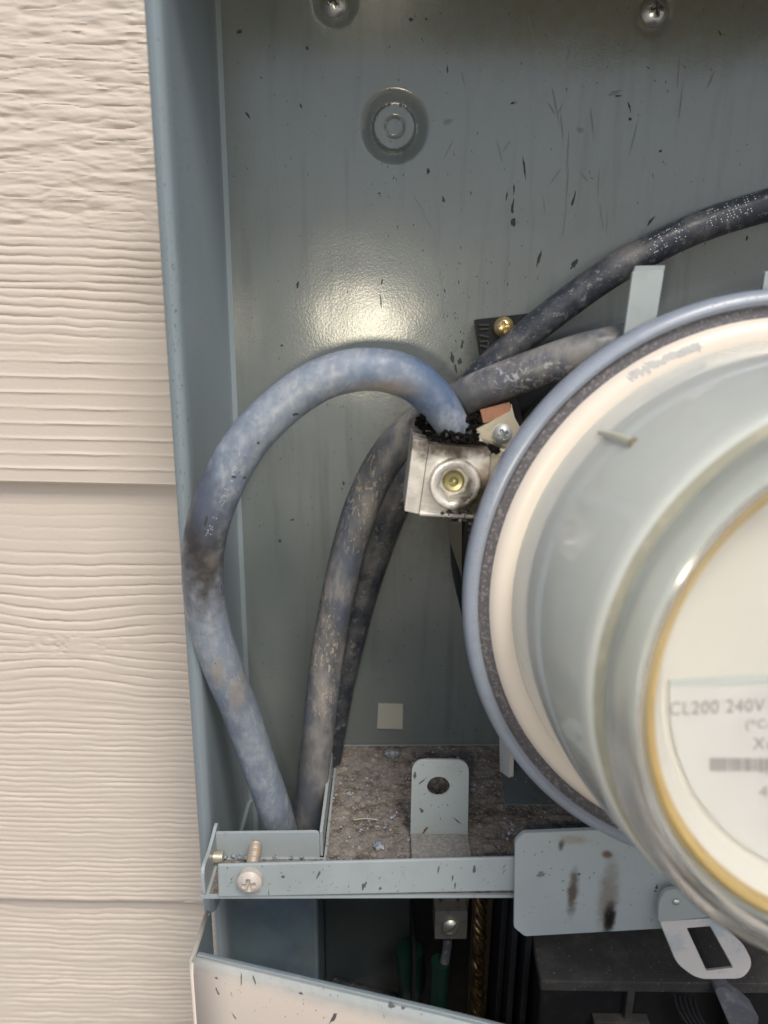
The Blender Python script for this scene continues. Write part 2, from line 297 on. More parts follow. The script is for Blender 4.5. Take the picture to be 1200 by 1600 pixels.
# ------------------------------------------------------------- ground and siding
tag(obj('ground', gridsheet([-60, 60], [-60, 60], lambda X, Z: X*0), M['ground'], smooth=False), 'pale gravel ground in front of the house wall', kind='structure')
go = bpy.data.objects['ground']
for v in go.data.vertices: v.co = Vector((v.co.x, v.co.z, 0))
go.location = (0, 0, 0)
SY = .322                                  # face of the siding
z1 = P(150, 753.5, SY-.006).z; z2 = P(150, 1406.5, SY-.006).z; EXPO = z1-z2; TILT = -.0105
wall = thing('siding_wall', 'beige lap siding wall with embossed wood grain, left of the open grey meter box', 'wall', (0, SY+.02, 0))
def grain(kind):
    def fn(X, Z):
        z = (Z)*1000; x = X*1000
        wx = (fbm(x/45, z/70, 11+kind, 3)-.5)*4.5 + (fbm(x/9, z/5, 31+kind, 3)-.5)*1.7; am = .35+1.3*np.clip(fbm(x/26, z/3.1, 131+kind, 3)*1.7-.35, 0, 1)
        if kind == 0:
            t = z+wx; per = 3.6; lo = np.clip((Z-(z1+.045))/.03, 0, 1)      # 1 in the fine and rough zone
            ph = t/per + (fbm(x/200, z/12, 5, 2))*2.4; f = ph-np.floor(ph)
            fine = -np.exp(-((f-.5)/.17)**2)*.5*am
            ph2 = (z+wx*.35)/6.6; f2 = ph2-np.floor(ph2); wide = np.exp(-((f2-.5)/.10)**2)*.40*am
            rough = np.clip((Z-(z1+.097))/.012, 0, 1)
            a = np.abs(fbm(x/20+fbm(x/9, z/5, 77, 2), z/4.2, 51, 4)-.47); ch = -np.exp(-(a/.05)**2)*.3+(fbm(x/15, z/2.6, 90, 4)-.5)*1.5+(fbm(x/7, z/1.2, 93, 2)-.5)*.35
            h = wide*(1-lo)+fine*lo*(1-rough)+ch*rough
        elif kind == 1:
            kx, kz = (P(105, 1010, SY).x*1000), (P(105, 1010, SY).z*1000)
            bow = 7*np.exp(-((x-kx)/34)**2)*np.tanh((z-kz)/7)*np.exp(-((z-kz)/30)**2)
            lowz = np.clip((kz-10-z)/30, 0, 1)
            t = z+wx*.75+bow; d = np.clip((Z-(z1-.030))/-.02, 0, 1); per = 5.0
            ph = t/per+fbm(x/220, z/30, 8, 2)*1.5; f = ph-np.floor(ph); g1 = -np.exp(-((f-.5)/.12)**2)*.48*am
            ph = t/2.9; f = ph-np.floor(ph); g2 = -np.exp(-((f-.5)/.2)**2)*.3*am
            kn = np.exp(-((x-kx)/26)**2-((z-kz)/6)**2); a = np.abs(fbm(x/9, z/6, 61, 4)-.47); sw = -np.exp(-(a/.03)**2)*.5
            h = (g1*(1-lowz)+g2*lowz)*(.25+.75*d)*(1-kn)+sw*kn+(fbm(x/14, z/3, 70, 3)-.5)*.25*d
        else:
            t = z+wx; ph = t/3.4+fbm(x/160, z/20, 3+kind, 2)*2; f = ph-np.floor(ph); h = -np.exp(-((f-.5)/.18)**2)*.36*am
            h = h+(fbm(x/14, z/3, 70+kind, 3)-.5)*.35
        return -h*.00125
    return fn
def plank(zt, kind, fine):
    zb = zt-EXPO; x0, x1 = -.75, 1.3
    if fine: xs = np.concatenate([np.linspace(x0, -.205, 14), np.arange(-.2, -.05, .0011), np.linspace(-.045, x1, 30)]); zs = np.arange(zb, zt+.004, .00045)
    else: xs = np.linspace(x0, x1, 60); zs = np.linspace(zb, zt+.004, 120)
    g = grain(kind)
    def fn(X, Z):
        lean = (zt-Z)/EXPO*.0065                          # laps out towards its lower edge
        return SY-lean+g(X, Z)
    V, F = gridsheet(xs, zs, fn); V = np.array(V); n, m = len(xs), len(zs)
    low = V.reshape(n, m, 3)[:, 0, :].copy()
    V[:, 2] += V[:, 0]*TILT+.0018*TILT*0
    low2 = low.copy(); low2[:, 2] += low[:, 0]*TILT
    u1 = low2.copy(); u1[:, 2] -= .0008; u1[:, 1] += .0006; u2 = low2.copy(); u2[:, 2] -= .0008; u2[:, 1] = SY+.004
    k = len(V); V = np.vstack([V, u1, u2]).tolist()
    for i in range(n-1): F += [(i*m, k+i, k+i+1, (i+1)*m), (k+i, k+n+i, k+n+i+1, k+i+1)]
    return V, F
off = -P(150, 753, SY).x*TILT
for i in range(-5, 7):
    zt = z1+off - i*EXPO
    kind = {-1: 0, 0: 1, 1: 2}.get(i, 3)
    obj('plank', plank(zt, kind, i in (-1, 0, 1)), M['siding'], wall)

# ------------------------------------------------------------- meter box
XL, YB, YF = -.0645, .310, .240
XR = .318; ZT = P(600, 0, YB).z+.003; ZB = CZ-.56
mbox = thing('meter_box', 'open grey enamelled meter box with soot spotted back panel, fixed on the siding', 'electrical box', ((XL+XR)/2, YB, ZB))
boss = P(616, 198, YB); sc1 = P(523, 4, YB); sc2 = P(1022, 18, YB); rib1 = P(520, 300, YB).x; rib2 = P(1008, 260, YB).x
def sm(a, b, x): t = np.clip((x-a)/(b-a), 0, 1); return t*t*(3-2*t)
def panelY(X, Z):
    r = np.hypot(X-boss.x, Z-boss.z)
    h = -.0030*(1-sm(.0082, .0138, r))+.0030*(1-sm(.0076, .0086, r)) - .0005*np.exp(-((r-.0036)/.00035)**2)
    for s in (sc1, sc2):
        r = np.hypot(X-s.x, Z-s.z); h = h-.0009*(1-sm(.0040, .0090, r))
    fade = sm(CZ-.05, CZ-.01, Z)
    h = h+(.00001*np.exp(-((X-rib1)/.0016)**2)+.0001*np.exp(-((X-rib2)/.0016)**2))*fade
    h = h+(fbm(X*25, Z*25, 44, 3)-.5)*.0009
    return YB-h
def dense(lo, hi, cuts, step, fine):
    a = list(np.arange(lo, hi, step))
    for c, w in cuts: a += list(np.arange(c-w, c+w, fine))
    a = sorted(set(round(x, 6) for x in a if lo <= x <= hi)); out = [a[0]]
    for x in a[1:]:
        if x-out[-1] > fine*.6: out.append(x)
    return np.array(out+[hi])
xs = dense(XL, XR, [(boss.x, .015), (sc1.x, .012), (sc2.x, .012), (rib1, .005), (rib2, .005)], .003, .0005)
zs = dense(ZB, ZT, [(boss.z, .015), (sc1.z, .012), (sc2.z, .012)], .003, .0005)
panel_vf = gridsheet(xs, zs, panelY)
obj('back_panel', panel_vf, M['box'], mbox)
def profile_z(pts, za, zb):                # an outline in plan, extruded upwards
    return prism([Vector((x, y, za)) for x, y in pts], (0, 0, zb-za))
JZ = P(318, 1425, YF).z
sidepts = [(XL, YB-.0028), (XL+.0008, YB-.0010), (XL+.0026, YB-.0002), (XL+.0026, YB+.004), (XL-.006, YB+.004), (XL-.006, YF+.004), (XL-.0054, YF+.001), (XL-.0042, YF-.0004), (XL-.0025, YF-.0008), (XL-.001, YF+.0003), (XL-.0004, YF+.002), (XL, YF+.006)]
side_vf = profile_z(sidepts, JZ, ZT)
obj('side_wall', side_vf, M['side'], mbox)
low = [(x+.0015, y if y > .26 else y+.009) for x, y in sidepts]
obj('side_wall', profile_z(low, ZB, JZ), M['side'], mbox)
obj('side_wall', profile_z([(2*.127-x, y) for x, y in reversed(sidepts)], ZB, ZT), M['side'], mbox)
obj('top_wall', box(XL-.006, XR+.006, YF-.004, YB+.004, ZT, ZT+.003), M['box'], mbox, smooth=False, bevel=.0008)
obj('bottom_wall', box(XL-.006, XR+.006, YF, YB+.004, ZB-.003, ZB), M['box'], mbox, smooth=False)
for s, rt in ((sc1, .5), (sc2, .15)):
    ms = obj('mounting_screw', screw_head((s.x, YB-.0002, s.z), (0, -1, 0), .0049, .003, rot=rt), M['steel'], mbox)
    dirt = []  # flat dark crosses that paint shade into the screw slots
    for a in (rt, rt+math.pi/2):
        d = Vector((math.cos(a), 0, math.sin(a))); e = Vector((-math.sin(a), 0, math.cos(a))); c = Vector((s.x, YB-.0028-(.0001 if a == rt else 0), s.z))
        dirt.append(prism([c-d*.0021-e*.00035, c+d*.0021-e*.00035, c+d*.0021+e*.00035, c-d*.0021+e*.00035], (0, -.0004, 0)))
    obj('recess_shade', join(*dirt), M['soot'], ms, smooth=False)
st = [P(591, 1098, YB-.0003), P(630, 1099, YB-.0003), P(629, 1138, YB-.0003), P(589, 1137, YB-.0003)]
obj('sticker', prism(st, (0, -.0008, 0)), M['sticker'], mbox, smooth=False)
# wiring channel seen under the shelf
ch = []
zc0, zc1 = P(400, 1400, .262).z+.03, ZB+.02
xa, xb = P(350, 1480, .262).x, P(497, 1480, .262).x
obj('wire_channel', profile_z([(XL+.001, .262), (xb-.001, .262), (xb, .263), (xb, YB-.002), (xb-.0012, YB-.002), (xb-.0012, .2635), (XL+.001, .2635)], zc1, P(400, 1395, .262).z+.01), mat('bluish galvanised sheet', (.17, .235, .275), .34, .35, layers=[(22, (1, 1, .8), .42, .66, (.08, .13, .19), .75), (60, ONE, .5, .7, (.17, .20, .21), .5)]), mbox, bevel=.0004)
obj('shade_sheet', profile_z([(xb+.0005, .2925), (P(642, 1450, .292).x, .2925), (P(642, 1450, .292).x, .2937), (xb+.0005, .2937)], ZB+.01, P(560, 1390, .292).z+.012), mat('painted shade sheet', (.035, .045, .052), .45, layers=[(60, ONE, .5, .7, (.05, .06, .068), .6)]), mbox, bevel=.0003)  # added dark sheet, its colour standing for shade on the back panel
obj('shade_backing', box(P(642, 1450, .288).x, P(800, 1450, .288).x, .288, .2895, ZB+.01, P(642, 1395, .288).z+.012), M['black'], mbox, smooth=False)  # added black sheet that paints the gap's shade over the back panel
obj('mid_wall', box(P(640, 1450, .29).x, P(640, 1450, .29).x+.0015, .255, YB-.002, ZB, P(640, 1405, .29).z), M['black'], mbox, smooth=False)

# shelf
fa, fb = P(520, 1162, YB), P(770, 1160, YB); slope = (fb.z-fa.z)/(fb.x-fa.x)
def fz(x): return fa.z+slope*(x-fa.x)*.8
YL = .2146; XO = P(505, 1330, .232).x
T_ = .0012
floor = prism([(XL+.001, YL+.001, 0), (XR-.004, YL+.001, 0), (XR-.004, YB-.001, 0), (XO, YB-.001, 0), (XO, .2345, 0), (XL+.001, .2345, 0)], (0, 0, -T_))
floor = ([(x, y, fz(x)+z) for x, y, z in [tuple(v) for v in floor[0]]], floor[1])
shelf = obj('shelf', floor, M['tray'], mbox, smooth=False)
def ext(a, b, x):                          # carry the line a-b on to x
    t = (x-a.x)/(b.x-a.x); return a+(b-a)*t
la, lb, lc, ld = P(340, 1352, YL), P(805, 1340, YL), P(805, 1392, YL), P(341, 1402, YL)
lip_vf = prism([la, ext(la, lb, XR-.006), ext(ld, lc, XR-.006), ld], (0, T_, 0))
obj('front_lip', lip_vf, M['tray'], shelf, smooth=False, bevel=.0004)
YO = .2345
a0, a1 = P(336, 1302, YO), P(499, 1300, YO)
fl = prism(rounded([a0, a1, Vector((a1.x, YO, fz(a1.x)-.001)), Vector((a0.x, YO, fz(a0.x)-.001))], [0, .002, 0, 0]), (0, T_, 0))
obj('opening_lip', fl, M['tray'], shelf, smooth=False, bevel=.0003)
b0 = P(515, 1176, .288)
obj('opening_lip', prism([Vector((a1.x, YO+.0006, a1.z)), Vector((a1.x, b0.y, b0.z)), Vector((a1.x, b0.y, fz(a1.x))), Vector((a1.x, YO+.0006, fz(a1.x)))], (T_, 0, 0)), M['tray'], shelf, smooth=False, bevel=.0003)
# end tab against the side wall
et = [P(331, 1290, .243), P(339, 1300, .236), P(340, 1370, .222), P(334, 1404, .217), P(325, 1402, .219), P(318, 1385, .222), P(317, 1330, .234)]
xE = P(330, 1345, .23).x
pl = rounded([Vector((xE, .240, a0.z+.0022)), Vector((xE, .226, a0.z-.0004)), Vector((xE, .2155, la.z-.002)), Vector((xE, .2155, ld.z-.001)), Vector((xE, .221, ld.z-.004)), Vector((xE, .240, ld.z-.001))], .004)
obj('end_tab', prism(pl, (.0012, 0, 0)), M['tray'], shelf, smooth=False, bevel=.0004)
obj('pin', tube([Vector((xE-.001, .230, fz(xE)+.0042)), Vector((xE+.003, .230, fz(xE)+.0042)), Vector((xE+.0045, .230, fz(xE)+.0042))], .0021, 16, 3), M['zinc'], shelf)
# upright tab with a round hole
YT = .244
o_ = rounded([P(641, 1312, YT), P(731, 1312, YT), P(733, 1188, YT), P(644, 1188, YT)], [0, 0, .0052, .0052], 7)
tab_vf = prism(o_, (0, T_, 0), [list(reversed(circle(P(685, 1229, YT), (0, -1, 0), .0043, 28)))])
obj('hole_tab', tab_vf, M['tabs'], shelf, smooth=False, bevel=.0002)
q0, q1 = P(641, 1312, YT), P(731, 1312, YT)
obj('tab_foot', box(q0.x, q1.x, .226, YT-.0002, fz(q0.x)+.0002, fz(q0.x)+.0030), mat('dust on grey metal', (.20, .20, .195), .8, layers=[(700, ONE, .45, .6, (.30, .28, .27), .8), (300, ONE, .5, .7, (.14, .12, .11), .6)]), shelf, smooth=False, bevel=.0004)
# front plate
YP = .2118
o_ = rounded([P(805, 1315, YP), P(818, 1302, YP), P(1105, 1290, YP), P(1105, 1447, YP), P(820, 1463, YP), P(803, 1449, YP)], .001, 3)
plate_vf = prism(o_, (0, T_*1.4, 0))
obj('front_plate', plate_vf, mat('blue-grey enamel with drip stains', (.32, .365, .385), .4, layers=[(30, ONE, .45, .75, (.27, .30, .31), .4)],
    spots=[(P(950, 1405, YP), (2.2, .3, .5), .0110, (.16, .145, .11), .75, .35), (P(952, 1432, YP), (2.4, .3, .75), .0072, (.03, .022, .018), .9, .4), (P(953, 1436, YP), (1.9, .3, .7), .0052, (.008, .007, .006), 1, .35), (P(948, 1335, YP), (1, .3, 1), .0024, (.10, .06, .03), .9, .5),
           (P(895, 1395, YP), (2.6, .3, .5), .0068, (.07, .045, .03), .9, .5), (P(877, 1320, YP), (1.8, .3, .8), .0025, (.05, .04, .03), .9, .5), (P(895, 1312, YP), (.35, .3, 1), .0028, (.22, .22, .15), .6, .5)], bumps=[(700, ONE, .0001, .35)]), shelf, smooth=False, bevel=.0004)  # blue-grey enamel with brown and black drip stains
# raised plate at the right of the tray and its upright tab
g0, g1, g2 = PZ(777, 1168, fz(.03)+.0012), PZ(788, 1258, fz(.03)+.0012), PZ(960, 1262, fz(.03)+.0012)
pz = fz(.03)+.0004
obj('tray_plate', prism([(g0.x, g0.y, pz), (g1.x, g1.y, pz), (g2.x+.04, g1.y, pz), (g2.x+.04, g0.y, pz)], (0, 0, .0014)), M['bkdust'] if 0 else mat('dark grey plate', (.13, .15, .16), .5, layers=[(400, ONE, .55, .7, (.05, .045, .04), .7), (200, ONE, .6, .75, (.22, .24, .25), .5)]), shelf, smooth=False, bevel=.0003)  # plate of a darker, speckled grey than the tray
e0, e1, e2, e3 = P(780, 1150, .252), P(797, 1164, .24), P(796, 1216, .24), P(781, 1205, .252)
obj('upright_tab', prism(rounded([e0, e1, e2, e3], .0012), (.0016, .0006, 0)), mat('whitish worn metal', (.48, .47, .46), .5), shelf, smooth=False, bevel=.0003)

# dust on the tray
def dusty(x0, x1, y0, y1, seed, edge=.002, th=.0011):
    X, Yy = np.meshgrid(np.arange(x0, x1, .0006), np.arange(y0, y1, .0006), indexing='ij'); n, m = X.shape
    h = (fbm(X*300, Yy*300, seed, 4)-.33)*th*2.2
    h += (vnoise(X*1500, Yy*1500, seed+9) > .80)*.00035*vnoise(X*700, Yy*700, seed+3)
    ed = np.minimum(np.minimum(X-x0, x1-X), np.minimum(Yy-y0, y1-Yy)); h *= np.clip(ed/edge, 0, 1)
    Z = fz(X)+.0001+np.maximum(h, 0)
    V = np.stack([X, Yy, Z], -1).reshape(-1, 3).tolist(); i, j = np.meshgrid(np.arange(n-1), np.arange(m-1), indexing='ij'); a = (i*m+j).ravel()
    return V, np.stack([a, a+m, a+m+1, a+1], -1).tolist()
d_ = obj('dust_layer', join(dusty(XO+.001, .11, .2165, YB-.002, 3), dusty(XL+.004, XO, .2165, .2338, 6, th=.0006)), M['dust'])
tag(d_, 'brown dust and ash spread over the shelf of the meter box', kind='stuff', cat='dust')
pb = []; pw = []
for i in range(3600):
    x = random.uniform(XL+.006, .09); y = random.uniform(.217, YB-.004)
    if x < XO and y > .233: continue
    s = .0002+.0006*random.random()**6
    (pb if random.random() < .7 else pw).append(pebble((x, y, fz(x)+.0007+s*.3), s))
for (u, v, s) in ((716, 1190, .0011), (735, 1192, .001), (540, 1220, .0011), (546, 1243, .0013), (612, 1282, .0013), (617, 1278, .0009), (603, 1292, .0010), (568, 1247, .001), (601, 1297, .0011), (565, 1300, .0011), (508, 1190, .001), (738, 1240, .0013), (742, 1232, .001), (808, 1206, .001), (862, 1266, .0009), (795, 1308, .0014), (800, 1304, .001), (402, 1340, .0012), (365, 1338, .0013), (375, 1340, .0014), (352, 1340, .0012), (385, 1342, .0013), (430, 1341, .0011), (455, 1343, .0009), (472, 1342, .001)):
    p = PZ(u, v, fz(0)); pw.append(pebble((p.x, p.y, fz(p.x)+.0012), s))
tag(obj('dark_grit', join(*pb), M['grit'], smooth=False), 'loose dark grit scattered over the dusty shelf', cat='grit', kind='stuff')
tag(obj('pale_grit', join(*pw), M['whitegrit'], smooth=False), 'loose pale crumbs of debris scattered over the dusty shelf', cat='grit', kind='stuff')
def lump(name, u, v, r, flat, label):
    p = PZ(u, v, fz(0)+.001); bm = bmesh.new(); bmesh.ops.create_icosphere(bm, subdivisions=3, radius=r)
    V = []
    for w in bm.verts:
        k = 1+.35*math.sin(w.co.x*2600+1)*math.cos(w.co.y*2100)+random.uniform(-.08, .08); V.append(Vector((p.x+w.co.x*k, p.y+w.co.y*k, fz(p.x)+.0016+w.co.z*k*flat)))
    F = [tuple(x.index for x in f.verts) for f in bm.faces]; bm.free()
    tag(obj(name, (V, F), M['whitegrit']), label, 'debris')
lump('debris_chip', 612, 1179, .0033, .35, 'flat pale blue crumbly chip at the back edge of the dusty shelf')
lump('debris_chip', 593, 1324, .0019, .8, 'rounded blue-grey pellet on the dust left of the holed tab')
tag(obj('straw_bit', tube([PZ(553, 1281, fz(0)+.0018), PZ(572, 1279, fz(0)+.0022), PZ(590, 1281, fz(0)+.0016)], .0002, 6, 4), M['sticker']), 'thin pale straw lying in the dust on the shelf', 'debris')

# loose screw through the lip
scr = thing('loose_screw', 'large dusty pan head screw standing out of the shelf lip at its left end', 'screw', P(390, 1378, YL))
hc = P(390, 1378, YL-.0022)
obj('head', screw_head(hc, (0, -1, .05), .0043, .0022, rot=.12, side=.95), M['brasspaint'], scr)
sp = []; p0 = hc+Vector((.0, .001, 0)); p1 = P(400, 1318, YL+.017)
N_ = 120
for i in range(N_+1):
    t = i/N_; sp.append(p0+(p1-p0)*t)
rad = [(.0021+.0003*math.sin(i*2*math.pi*19/N_))*(1 if i < N_*.93 else 1-(i/N_-.93)*8) for i in range(N_+1)]
obj('shank', tube(sp, rad, 20, smoothed=True), mat('worn brass thread', (.34, .30, .27), .5, .3, layers=[(300, ONE, .5, .65, (.55, .38, .12), .7)]), scr)

# ------------------------------------------------------------- lower cover
cov = thing('lower_cover', 'loose cream painted cover hanging across the bottom left of the box', 'cover panel', P(400, 1600, .205))
ca, cb = P(293, 1500, .215), P(700, 1597, .190); cd = (cb-ca); cd.z = 0; cd.normalize(); cn = Vector((cd.y, -cd.x, 0))
if cn.y > 0: cn = -cn
czt = (ca.z+cb.z)/2; cw = .36
def cpt(t, out, z): return Vector((ca.x, ca.y, 0))+cd*t+cn*out+Vector((0, 0, z))
prof = [(-.014, .0), (-.0034, -.0006), (-.0026, .0), (-.0014, .0002), (-.0004, -.0008), (.0001, -.0024), (.0004, -.006), (.0004, -.2)]   # (outwards, down) top bend then face
V = []; F = []
nx = 24
for i in range(nx+1):
    t = .0022+(cw-.0022)*i/nx
    zz = ca.z+(cb.z-ca.z)*min(1, t/(cb-ca).length)
    for o, d in prof[1:]: V.append(cpt(t, o, zz+d))
m_ = len(prof)-1
for i in range(nx):
    for k in range(m_-1): F.append((i*m_+k, (i+1)*m_+k, (i+1)*m_+k+1, i*m_+k+1))
# rounded left corner and the side return
cor = []
for k in range(7):
    a = math.pi/2*k/6; c = cpt(.0022, -.0022, 0); cor.append(c+cn*(.0025*math.cos(a))-cd*(.0025*math.sin(a)))
back = P(326, 1456, .238); cor.append(Vector((back.x-.001, back.y+.001, 0)))
o0 = len(V)
for c in cor:
    for d, sh in ((-.0012, 0), (-.2, 0)): V.append(Vector((c.x, c.y, ca.z+d)))
for i in range(len(cor)-1): F.append((o0+2*i, o0+2*i+2, o0+2*i+3, o0+2*i+1))
cvf = (V, F); cp = obj('cover_sheet', cvf, mat('cream enamel with grey top edge', (.62, .55, .48), .42, layers=[(25, ONE, .5, .8, (.57, .50, .44), .5), (240, (1, 1, .2), .68, .78, (.40, .32, .24), .5)], spots=[(Vector((0, 0, czt+.003)), (.02, .02, 1), .0115, (.27, .32, .33), 1, .12)], bumps=[(800, ONE, .0001, .25)]), cov)  # colour runs from grey at the top edge down to cream
sol = cp.modifiers.new('thickness', 'SOLIDIFY'); sol.thickness = .0011; sol.offset = -1
V2 = [tuple(Vector(v)-cn*.0016+(cd*.0016 if i >= o0 else Vector())) for i, v in enumerate(V)]
obj('inner_face', (V2, F), M['side'], cov)
# ------------------------------------------------------------- electric meter
MC = Vector((.1205, .2200, CZ-.0881)); MA = Vector((0, -1, .07)).normalized()
met = thing('electric_meter', 'round electric meter with clouded clear cover, amber ring and white printed label', 'electric meter', MC)
obj('rim', lathe([(-.007, .088), (-.007, .0935), (-.005, .0948), (-.001, .0952), (.002, .0946), (.0034, .0932), (.0036, .0918), (.003, .0908), (.0024, .0905)], MC, MA, 160), M['ring'], met)
obj('groove', lathe([(.0025, .0908), (.0014, .0895), (.0014, .0882), (.0026, .0866)], MC, MA, 160), M['groove'], met)
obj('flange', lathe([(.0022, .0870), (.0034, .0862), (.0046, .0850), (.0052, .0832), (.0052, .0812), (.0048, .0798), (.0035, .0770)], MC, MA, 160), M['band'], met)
obj('base', lathe([(.0, .0930), (-.02, .0905), (-.03, .088), (-.03, .0)], MC, MA, 96), M['black'], met)
wallp = [(.0040, .0806), (.0055, .0800), (.0085, .0797), (.020, .0786), (.045, .0756), (.058, .0730), (.0625, .0724), (.0645, .0714), (.0650, .0706), (.0656, .0700), (.0668, .0697), (.0685, .0700), (.0720, .0700), (.0755, .0690), (.0780, .0670), (.0788, .0648), (.0780, .0632), (.0765, .0626)]
wall_in = [(.0745, .0628), (.0762, .0648), (.0745, .0664), (.0700, .0676), (.0620, .0684), (.0600, .0706), (.045, .0734), (.020, .0766), (.0085, .0780), (.0040, .0788)]
kw = 11
obj('clear_cover', lathe(wallp[:kw]+[(.0668, .0686)]+wall_in[4:], MC, MA, 160, closed=True), M['cloud'], met)
obj('cover_rim', lathe(wallp[kw:]+[(.0755, .0628), (.0766, .0648), (.0750, .0664), (.0700, .0672), (.0672, .0676)], MC, MA, 160, closed=True), M['glass'], met)
obj('cover_lens', lathe([(.0768, .0624), (.0772, .0600), (.0776, .0300), (.0778, 0)], MC, MA, 128), M['lens'], met)
obj('cover_seam', lathe([(.0648, .0712), (.0662, .0703), (.0676, .0697)], MC, MA, 160), mat('olive seam sealant', (.30, .30, .24), .5, layers=[(80, ONE, .45, .65, (.40, .38, .30), .8)]), met)
hs = lathe([(.0036, .0785), (.006, .0765), (.030, .0735), (.056, .0700), (.060, .0670), (.0660, .0660), (.0690, .0640), (.0692, .0622)], MC, MA, 128)
obj('housing', hs, M['liner'], met)
obj('amber_ring', lathe([(.0690, .0622), (.0712, .0620), (.0722, .0608), (.0715, .0594), (.0680, .0588)], MC, MA, 128), M['gold'], met)
obj('bezel', lathe([(.0680, .0590), (.066, .0584), (.062, .0555), (.0595, .0535)], MC, MA, 128), M['face'], met)
FS = .0605; fc = MC+MA*FS
obj('face_plate', lathe([(0, .0545), (.0002, 0)], fc, MA, 96), M['face'], met)
def fp(u, v, lift=.0004): return PP(u, v, fc+MA*lift, MA)
lr = .0528
c_ = fc+MA*.0003; lx, ly, _ = frame(MA)
L0 = fp(1030, 1066, .0003); L1 = fp(1200, 1058, .0003)
dirx = (L1-L0).normalized(); diry = MA.cross(dirx).normalized()
if diry.z < 0: diry = -diry
h_ = (L0-c_).dot(diry)
pts = []
a_ = math.asin(max(-1, min(1, h_/lr)))
for k in range(41):
    a = math.pi-a_ + (math.pi+2*a_)*k/40
    pts.append(c_+dirx*lr*math.cos(a)+diry*lr*math.sin(a))
lab = obj('label', prism(pts, MA*.0004), M['label'], met, smooth=False)
def onface(a, b, lift): return c_+dirx*a+diry*b+MA*lift
hw = math.sqrt(lr*lr-h_*h_)
obj('stripe', prism([onface(-hw, h_+.0001, .0002), onface(hw, h_+.0001, .0002), onface(hw, h_+.0018, .0002), onface(-hw, h_+.0018, .0002)], MA*.0005), M['stripe'], lab, smooth=False)
def text(s, u, v, u2, hpx, name='lettering', slant=0):
    c = bpy.data.curves.new('t', 'FONT'); c.body = s; c.size = 1; c.space_character = 1.12; t = bpy.data.objects.new('t', c); COL.objects.link(t)
    dg = bpy.context.evaluated_depsgraph_get(); me = bpy.data.meshes.new_from_object(t.evaluated_get(dg)); bpy.data.objects.remove(t)
    A = np.array([tuple(w.co) for w in me.vertices]); F = [tuple(p.vertices) for p in me.polygons]; bpy.data.meshes.remove(me)
    A -= A.min(0); wd, ht = A[:, 0].max(), A[:, 1].max()
    a, b = fp(u, v, .0009), fp(u2, v, .0009); w3 = (b-a).length; d = (fp(u2, v, .0009)-fp(u, v, .0009)).normalized(); h3 = (fp(u, v-hpx, .0009)-a).length
    up = diry; dd = dirx
    V = [a+dd*(x/wd*w3)+up*(y/ht*h3) for x, y, _ in A]
    return V, F
obj('lettering', join(text('CL200 240V', 1042, 1111, 1186, 20), text('(*CA', 1158, 1135, 1204, 18), text('Xc', 1169, 1163, 1199, 18), text('*1', 1178, 1203, 1192, 8), text('42', 1178, 1236, 1206, 17)), M['ink'], lab, smooth=False)
bars = []; rb = random.Random(5); u = 1104
while u < 1204:
    w = rb.choice((1.6, 2.2, 4.2)); a, b = fp(u, 1176, .0009), fp(u+w, 1176, .0009); c3, d3 = fp(u+w, 1196, .0009), fp(u, 1196, .0009); bars.append(([a, b, c3, d3], [(0, 1, 2, 3)])); u += w+rb.choice((1.3, 2, 2.4))
obj('barcode', join(*bars), M['ink'], lab, smooth=False)
WB = bvh(lathe(wallp, MC, MA, 160)); FB = bvh(lathe([(.0022, .0870), (.0034, .0862), (.0046, .0850), (.0052, .0832), (.0052, .0818), (.0046, .0804)], MC, MA, 160)); RB = bvh(lathe([(-.001, .0952), (.002, .0946), (.0034, .0932), (.0036, .0918)], MC, MA, 160))
qa, na = hit(938, 675, WB); qb, nb = hit(962, 683, WB); qc, nc = hit(990, 692, WB)
obj('moulded_bar', tube([qa, qb+nb*.0003, qc], [.0008, .0012, .0014], 10, 5), mat('cloudy olive bar', (.50, .50, .42), .4), met)
obj('bar_tip', lathe([(0, .0015), (.0004, .0012), (.0005, 0)], qc, (qc-qa), 16), mat('dark olive tip', (.16, .15, .10), .6), met)
res = []
def arc_patch(pa, n, tree, wpx, seed):
    r = random.Random(seed)
    for i in range(n):
        t = i/(n-1); k = t*(len(pa)-1); j = min(int(k), len(pa)-2); f = k-j
        u = pa[j][0]*(1-f)+pa[j+1][0]*f+r.gauss(0, wpx*.35); v = pa[j][1]*(1-f)+pa[j+1][1]*f+r.gauss(0, wpx*.35)
        h, nn = hit(u, v, tree)
        if h: res.append(blob(h, nn, r.uniform(.0004, .0012), r.uniform(.0003, .0006), r.uniform(-.9, -.2), .00005, .4, 11))
arc_patch([(984, 590), (1020, 570), (1060, 552), (1092, 540)], 150, FB, 6, 1)
arc_patch([(806, 955), (804, 985), (808, 1010)], 34, FB, 3, 2)
obj('adhesive_residue', join(*res), mat('grey adhesive residue', (.42, .42, .41), .7), met, kind='stuff')
res = []
rr_ = random.Random(8)
for i in range(420):
    a_ = rr_.uniform(0, 1); pts_ = [(990, 1325), (900, 1262), (830, 1190), (775, 1100), (748, 1010), (744, 900), (760, 790), (800, 690), (870, 595), (960, 525), (1060, 482), (1190, 465)]
    k = a_*(len(pts_)-1); j = min(int(k), len(pts_)-2); f = k-j; u = pts_[j][0]*(1-f)+pts_[j+1][0]*f+rr_.uniform(-7, 7); v = pts_[j][1]*(1-f)+pts_[j+1][1]*f+rr_.uniform(-7, 7)
    h, nn = hit(u, v, RB)
    if h: res.append(blob(h, nn, rr_.uniform(.00012, .0004), rr_.uniform(.0001, .0002), rr_.uniform(0, 3), .00004, .4, 7))
